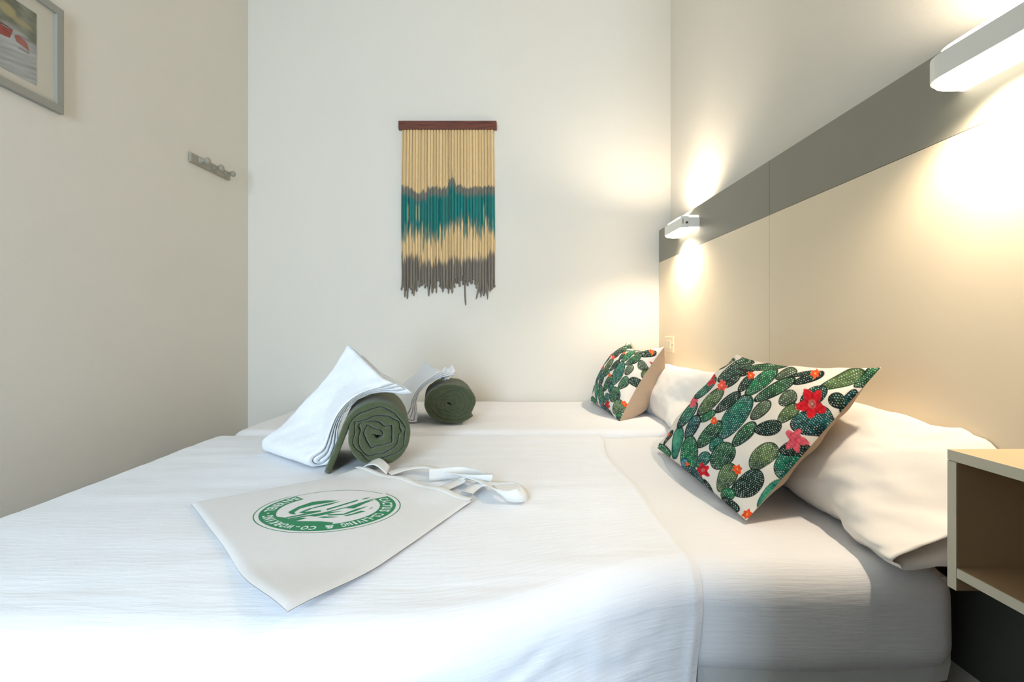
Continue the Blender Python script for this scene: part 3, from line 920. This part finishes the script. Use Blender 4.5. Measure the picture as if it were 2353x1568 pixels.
def strap(pts, w0, twist, name='strap'):
    pts = np.array(pts, float)
    n = 90
    tt = np.linspace(0, len(pts) - 1, n)
    # Catmull-Rom through the points
    Q = []
    for u in tt:
        i = min(int(u), len(pts) - 2); f = u - i
        p0, p1, p2, p3 = pts[max(i - 1, 0)], pts[i], pts[i + 1], pts[min(i + 2, len(pts) - 1)]
        Q.append(.5 * ((2 * p1) + (-p0 + p2) * f + (2 * p0 - 5 * p1 + 4 * p2 - p3) * f * f + (-p0 + 3 * p1 - 3 * p2 + p3) * f ** 3))
    Q = np.array(Q)
    d = np.gradient(Q, axis=0); d /= np.linalg.norm(d, axis=1, keepdims=True)
    sd = np.cross(d, (0, 0, 1)); sd /= np.linalg.norm(sd, axis=1, keepdims=True)
    up = np.cross(sd, d)
    fr = np.linspace(0, 1, n)
    al = twist * math.pi * sstep(.15, .85, fr)
    ww = sd * np.cos(al)[:, None] + up * np.sin(al)[:, None]
    nn = -sd * np.sin(al)[:, None] + up * np.cos(al)[:, None]
    sec = [(-1, -.4), (-1.02, 0), (-1, .4), (-.5, .62), (0, .7), (.5, .62), (1, .4), (1.02, 0), (1, -.4), (0, -.6)]
    P = np.stack([Q + ww * (w0 / 2 * x_) + nn * (.0032 * y_) for x_, y_ in sec], 1)
    lowest = P[..., 2].min(1)
    P[..., 2] += np.maximum(0, ZB + .011 - lowest)[:, None]
    me = grid_mesh(name, P, wrap_v=True)
    return world_parent(link(name, me, None, M['strap']), tb)
Z0 = ZB + .016
strap([(-.150, 1.145, Z0), (-.112, 1.190, Z0 + .004), (-.085, 1.195, Z0 + .016), (-.035, 1.140, Z0 + .012), (-.005, 1.085, Z0 + .010), (.028, 1.075, Z0 + .004),
       (.048, 1.092, Z0 + .012), (.030, 1.125, Z0 + .020), (-.015, 1.150, Z0 + .014), (-.060, 1.150, Z0 + .010), (-.085, 1.110, Z0 + .004)], .030, 1.0)
strap([(-.305, 1.270, Z0), (-.262, 1.300, Z0 + .006), (-.205, 1.300, Z0 + .010), (-.130, 1.235, Z0 + .010), (-.070, 1.180, Z0 + .016),
       (-.030, 1.165, Z0 + .018), (-.050, 1.205, Z0 + .006), (-.110, 1.245, Z0 + .004), (-.190, 1.225, Z0 + .004)], .030, .5)

# printed logo: flat print lying on the bag's cloth
STROKES=[[(-0.4457, 0.982), (-0.4176, 1.0), (-0.3898, 1.0177), (-0.388, 1.0129), (-0.4149, 0.9934), (-0.4431, 0.9765)],
[(-0.4545, 1.0098), (-0.4464, 1.0425), (-0.4278, 1.0706), (-0.3989, 1.0796), (-0.372, 1.0774), (-0.3891, 1.0662), (-0.4196, 1.0501), (-0.4379, 1.03), (-0.4412, 1.009), (-0.4323, 0.9973), (-0.4444, 0.9992)],
[(-0.4308, 1.0078), (-0.4193, 1.03), (-0.3907, 1.0575), (-0.3651, 1.0738), (-0.3811, 1.0531), (-0.4108, 1.032), (-0.421, 1.0118), (-0.389, 1.0198), (-0.3864, 1.0129), (-0.4173, 1.0027)],
[(-0.3797, 1.0279), (-0.3299, 1.0828), (-0.3274, 1.0747), (-0.377, 1.0206)],
[(-0.3221, 1.0842), (-0.315, 1.0934), (-0.3041, 1.0957), (-0.3169, 1.0833)],
[(-0.4382, 0.9753), (-0.3798, 1.0074), (-0.3388, 1.0399), (-0.2956, 1.0888), (-0.2937, 1.0855), (-0.3374, 1.0358), (-0.378, 1.0027), (-0.4333, 0.9709)],
[(-0.3393, 1.032), (-0.3203, 1.0618), (-0.2905, 1.0819), (-0.3068, 1.0596), (-0.3213, 1.0291)],
[(-0.4009, 0.9884), (-0.3769, 1.0078), (-0.3431, 1.0157), (-0.3629, 1.0027), (-0.3868, 0.9866)],
[(-0.3826, 0.9835), (-0.3704, 0.9866), (-0.3385, 0.9847), (-0.3658, 0.9783)],
[(-0.3684, 0.9973), (-0.3348, 1.0), (-0.3159, 1.0267), (-0.2943, 1.0433), (-0.3125, 1.0157), (-0.3302, 0.9953), (-0.3618, 0.9915)],
[(-0.3308, 0.9903), (-0.3167, 1.0), (-0.3033, 1.0157), (-0.292, 1.0137), (-0.3074, 0.9992), (-0.3232, 0.9877)],
[(-0.2899, 1.0279), (-0.2831, 1.037), (-0.2841, 1.0291)],
[(-0.473, 0.9866), (-0.4443, 0.9791), (-0.4328, 0.9698), (-0.4163, 0.9791), (-0.4027, 0.9783), (-0.418, 0.9626), (-0.3684, 0.9619), (-0.34, 0.9554), (-0.3354, 0.9229), (-0.3605, 0.9196), (-0.3744, 0.9196), (-0.422, 0.9329), (-0.4606, 0.9608)]]

LC = np.array((-.375, 1.030)); LRX, LRY = .1515, .1235
UPA = math.radians(28.7)
def logo_pt(rad, cw):
    """cw: degrees clockwise from the logo's own 'up'"""
    a = UPA - math.radians(cw)
    return LC + np.array((rad * LRX * math.cos(a), rad * LRY * math.sin(a)))
lbm = {'ink': bmesh.new(), 'ink_white': bmesh.new()}
def decal(key, pts, h):
    bm = lbm[key]
    vs = [bm.verts.new((p[0], p[1], float(bag_z(np.array(p[0]), np.array(p[1]))) + h)) for p in pts]
    f = bm.faces.new(vs)
    if f.normal.z == 0: f.normal_update()
    if f.normal.z < 0: f.normal_flip()
    bmesh.ops.triangulate(bm, faces=[f])
def arc_band(key, r0, r1, c0, c1, h, n=60):
    for k in range(n):
        x, y = c0 + (c1 - c0) * k / n, c0 + (c1 - c0) * (k + 1) / n
        decal(key, [logo_pt(r0, x), logo_pt(r1, x), logo_pt(r1, y), logo_pt(r0, y)], h)
arc_band('ink', .986, 1.0, -20, 248, .0003, 90)          # outer ring
arc_band('ink', .945, .957, 248, 338, .0003, 40)          # thin open arc
arc_band('ink', .705, .930, -12, 251, .0003, 110)          # lettered band
for poly in STROKES:
    decal('ink', [np.array(p) for p in poly], .0004)
def letter_mesh(ch):
    cu_ = bpy.data.curves.new('letter', 'FONT')
    cu_.body = ch; cu_.size = 1.0; cu_.align_x = 'CENTER'; cu_.offset = .03; cu_.resolution_u = 3
    ob = bpy.data.objects.new('letter', cu_); COL.objects.link(ob)
    bpy.context.view_layer.update()
    dg = bpy.context.evaluated_depsgraph_get()
    me = ob.evaluated_get(dg).to_mesh()
    V = [tuple(v.co) for v in me.vertices]; Fs = [tuple(p.vertices) for p in me.polygons]
    bpy.data.objects.remove(ob); bpy.data.curves.remove(cu_)
    return V, Fs
def ring_text(txt, c0, c1, key, size=.19, rbase=.748):
    bm = lbm[key]
    n = len(txt)
    for k, ch in enumerate(txt):
        if ch == ' ': continue
        V, Fs = letter_mesh(ch)
        mid = c0 + (c1 - c0) * (k + .5) / n
        step = abs(c1 - c0) / n
        wmax = max(v[0] for v in V) - min(v[0] for v in V)
        fw = min(1.0, math.radians(step) * .8 * .86 / max(size * wmax, 1e-6)) if wmax else 1
        vs = []
        for v in V:
            rad = rbase + size * v[1]
            cw = mid + math.degrees(v[0] * size * fw / .81)
            p = logo_pt(rad, cw)
            vs.append(bm.verts.new((p[0], p[1], float(bag_z(np.array(p[0]), np.array(p[1]))) + .0006)))
        for f in Fs:
            try: bm.faces.new([vs[i] for i in f])
            except ValueError: pass
ring_text('CACTUS', -9, 40, 'ink_white')
ring_text('CO-LIVING', 45, 92, 'ink_white')
ring_text('&', 97, 107, 'ink_white')
ring_text('CO-WORKING', 113, 186, 'ink_white')
ring_text('.', 190, 196, 'ink_white', .19, .80)
ring_text('TENERIFE', 199, 249, 'ink_white')
for key, nm in (('ink', 'logo_print'), ('ink_white', 'logo_lettering')):
    me = bpy.data.meshes.new(nm); lbm[key].to_mesh(me); lbm[key].free()
    o = link(nm, me, None, M[key], False)
    world_parent(o, tb)
    tag(o, {'ink': 'green round cactus logo', 'ink_white': 'pale letters within the green ring'}[key])

# ------------------------------------------------------------------ dyed cord wall hanging on the back wall
PX = YB / 1100.0                                  # metres per photo pixel on the back wall
def wx(x): return (x - 1157) * PX
def wz(y): return ZC + (757 - y) * PX
wh = empty('wall_hanging', (wx(1029), YB, wz(301)), 'fringed wall hanging with teal and grey dyed cords on back wall', 'wall hanging')
bar = box('wooden_bar', (wx(917.5), YB - .026, wz(301)), (wx(1141), YB - .004, wz(282)), M['wood'], wh, .002)
tag(bar, 'reddish brown wooden bar')
TOPX = [150, 200, 270, 340, 390, 450, 488, 497, 542, 548, 600, 640, 680, 750, 830]
TOPY = [575, 598, 645, 605, 592, 602, 592, 532, 532, 575, 582, 612, 592, 588, 588]
BOTX = [150, 220, 300, 400, 470, 540, 600, 640, 720, 780, 830]
BOTY = [905, 870, 900, 925, 880, 835, 830, 840, 880, 850, 890]
GRX = [150, 200, 280, 360, 440, 520, 600, 680, 760, 830]
GRY = [1090, 1105, 1135, 1150, 1155, 1130, 1130, 1130, 1110, 1070]
ENX = [150, 190, 260, 310, 380, 420, 450, 480, 520, 555, 580, 640, 680, 710, 760, 800, 830]
ENY = [1350, 1370, 1345, 1350, 1365, 1290, 1320, 1370, 1320, 1350, 1290, 1300, 1290, 1370, 1370, 1350, 1350]
cream, grey, teal, gteal, brown = lin((242, 208, 154)), lin((134, 132, 120)), lin((30, 134, 128)), lin((92, 142, 130)), lin((136, 126, 114))
rc = np.random.default_rng(23)
NC = 92
for k in range(NC):
    cx = 152 + (828 - 152) * k / (NC - 1)                 # crop pixels of the close-up
    long_one = abs(cx - 612) < 3.7
    back = k % 3 == 1
    endy = np.interp(cx, ENX, ENY) + rc.normal(0, 28)
    if rc.random() < .15: endy += rc.uniform(15, 45)
    if long_one: endy = 1478
    endy = max(endy, 1255)
    rad = .0038 * rc.uniform(.85, 1.12)
    ys = np.concatenate([np.linspace(160, 520, 6), np.linspace(526, 1260, 64), np.linspace(1262, endy, 9)[1:]])
    mpx = PX / 3.2667
    z = wz(250) - ys * mpx
    x0 = wx(880) + cx * mpx
    sway = 0 if long_one else rc.normal(0, 1) * .0014
    bow = (cx - 490) / 340 * -.004
    s = (ys - 160) / 1200
    xs = x0 + sway * np.sin(s * rc.uniform(2, 4)) * s + bow * np.sin(np.clip(s, 0, 1) * math.pi * .9) * -1 + np.where(ys > 1230, rc.normal(0, .004) * ((ys - 1230) / 140) ** 2, 0)
    yd = YB - (.007 if back else .0135) - .0008 * np.sin(s * 7 + k) + rc.normal(0, .0006)
    top = np.interp(cx, TOPX, TOPY) + rc.normal(0, 8)
    botm = np.interp(cx, BOTX, BOTY) + rc.normal(0, 26)
    fade = botm + abs(rc.normal(0, 55)) + (60 if rc.random() < .25 else 0)
    gr = np.interp(cx, GRX, GRY) + rc.normal(0, 20)
    c = np.tile(cream * rc.uniform(.80, 1.08), (len(ys), 1))
    def blend(c, col, w): return c * (1 - w[:, None]) + col * w[:, None]
    inb = sstep(top - 5, top + 5, ys) * sstep(fade + 45, fade - 20, ys)
    tw = sstep(top + 35, top + 85, ys) * sstep(botm + 25, botm - 25, ys)
    c = blend(c, grey * rc.uniform(.85, 1.1), inb * np.where(ys > botm, .75, 1))
    c = blend(c, gteal, inb * sstep(botm - 20, botm + 10, ys) * .6)
    c = blend(c, teal * rc.uniform(.75, 1.15), tw * rc.uniform(.8, 1))
    if rc.random() < .10: c = blend(c, cream, sstep(700, 760, ys) * sstep(870, 820, ys) * .5)
    c = blend(c, brown * rc.uniform(.82, 1.1), sstep(gr - 25, gr + 30, ys))
    # knot at the end
    rads = np.full(len(ys), rad)
    kn = np.clip(1 - np.abs(ys - (endy - 9)) / 9, 0, 1)
    rads = rads * (1 + .75 * kn); rads[-1] *= .5; rads[0] *= 1
    nseg = 6
    th = np.linspace(0, 2 * math.pi, nseg, endpoint=False)
    P = np.zeros((len(ys), nseg, 3))
    P[..., 0] = xs[:, None] + rads[:, None] * np.cos(th)
    P[..., 1] = np.broadcast_to(yd, len(ys))[:, None] + rads[:, None] * np.sin(th)
    P[..., 2] = z[:, None]
    P[..., 1] = np.minimum(P[..., 1], YB - .0012)
    o = link('cord', grid_mesh('cord', P, wrap_v=True, col=np.repeat(np.clip(c, 0, 1)[:, None], nseg, 1)), None, M['cord'])
    world_parent(o, wh)

# ------------------------------------------------------------------ coat rail on the left wall
cr = empty('coat_rail', (XL, 2.316, ZC + .78), 'short grey coat rail with three round pegs on the left wall', 'coat rail')
def rail_z(y): return .7785 + .010 * (y - 2.16) / .31
bm = bmesh.new()
bm_box(bm, (XL + .0005, 2.160, -.0205), (XL + .014, 2.472, .0205), .003)
for v in bm.verts: v.co.z += ZC + rail_z(v.co.y)
world_parent(link('backplate', bm_mesh('backplate', bm), None, M['rail'], False), cr)
for y in (2.223, 2.330, 2.430):
    bm = bmesh.new()
    lathe_bm(bm, [(0, .0165), (.004, .0165), (.008, .009), (.020, .0075), (.024, .009), (.030, .0135), (.036, .0152), (.042, .0145), (.047, .009), (.049, .002)],
             (XL + .013, y, ZC + rail_z(y) + .002), (1, 0, 0), 20)
    world_parent(link('peg', bm_mesh('peg', bm), None, M['rail']), cr)

# ------------------------------------------------------------------ framed picture on the left wall
FY0, FY1, FZ0, FZ1 = 1.075, 1.533, ZC + .687, ZC + 1.02
pf = empty('framed_picture', (XL, (FY0 + FY1) / 2, FZ0), 'grey framed watercolour of two red boats on the left wall', 'picture')
fw = .0235
for lo, hi in (((FY0, FZ0), (FY1, FZ0 + fw)), ((FY0, FZ1 - fw), (FY1, FZ1)), ((FY0, FZ0 + fw), (FY0 + fw, FZ1 - fw)), ((FY1 - fw, FZ0 + fw), (FY1, FZ1 - fw))):
    box('frame_rail', (XL + .0005, lo[0], lo[1]), (XL + .016, hi[0], hi[1]), M['frame'], pf, .001)
box('mat_card', (XL + .001, FY0 + fw - .002, FZ0 + fw - .002), (XL + .007, FY1 - fw + .002, FZ1 - fw + .002), M['mat'], pf, 0.0)
iy0, iy1, iz0, iz1 = 1.155, 1.451, ZC + .7385, ZC + .956
u, v = np.meshgrid(np.linspace(0, 1, 180), np.linspace(0, 1, 150), indexing='ij')
n1 = noise2(u * 1.2, v * 3, 81, 5, 1.6); n2 = noise2(u, v, 82, 4, 3.0)
# v is measured from the bottom; shore and foliage on top, pale water below

wtr = lin((168, 168, 164)) * (1 + .22 * noise2(u * .8 + v * .9, v * 5 - u * 1.5, 85, 4, 1.5))[..., None]
foliage = lin((128, 128, 112)) * (1 + .35 * n2)[..., None]
w = sstep(.52, .64, v + .06 * n1)[..., None]
colr = wtr * (1 - w) + foliage * w
for cu_, cv_, ru, rv, c in ((.70, .80, .10, .085, (176, 164, 118)), (.86, .74, .10, .06, (172, 156, 116)), (.50, .84, .12, .07, (164, 156, 116)), (.25, .78, .12, .08, (140, 142, 118))):
    d = np.hypot((u - cu_) / ru, (v - cv_) / rv) + .35 * n2
    k = sstep(1.1, .5, d)[..., None] * .8
    colr = colr * (1 - k) + lin(c) * k
def poly_mask(pts):
    m = np.zeros(u.shape, bool); j = len(pts) - 1
    for i in range(len(pts)):
        (xi, yi), (xj, yj) = pts[i], pts[j]
        hit = ((yi > v) != (yj > v)) & (u < (xj - xi) * (v - yi) / (yj - yi + 1e-12) + xi)
        m ^= hit; j = i
    return m
for pts, c in (([(.600, .560), (.765, .565), (.735, .445), (.640, .425)], (164, 92, 82)), ([(.775, .515), (.825, .560), (.905, .510), (.93, .420), (.80, .450)], (156, 104, 94)),
               ([(.600, .562), (.765, .567), (.76, .582), (.61, .590)], (110, 90, 82)), ([(.83, .40), (.93, .415), (.92, .37), (.80, .37)], (138, 138, 136))):
    m = poly_mask(pts)
    colr[m] = lin(c) * (1 + .2 * n2[m])[:, None]
P = np.stack([np.full_like(u, XL + .0076), iy0 + (iy1 - iy0) * u, iz0 + (iz1 - iz0) * v], -1)
pr = link('print', grid_mesh('print', P, col=np.clip(colr, 0, 1)), None, M['paint'], False)
tag(world_parent(pr, pf), 'watercolour with two red boats on grey water')
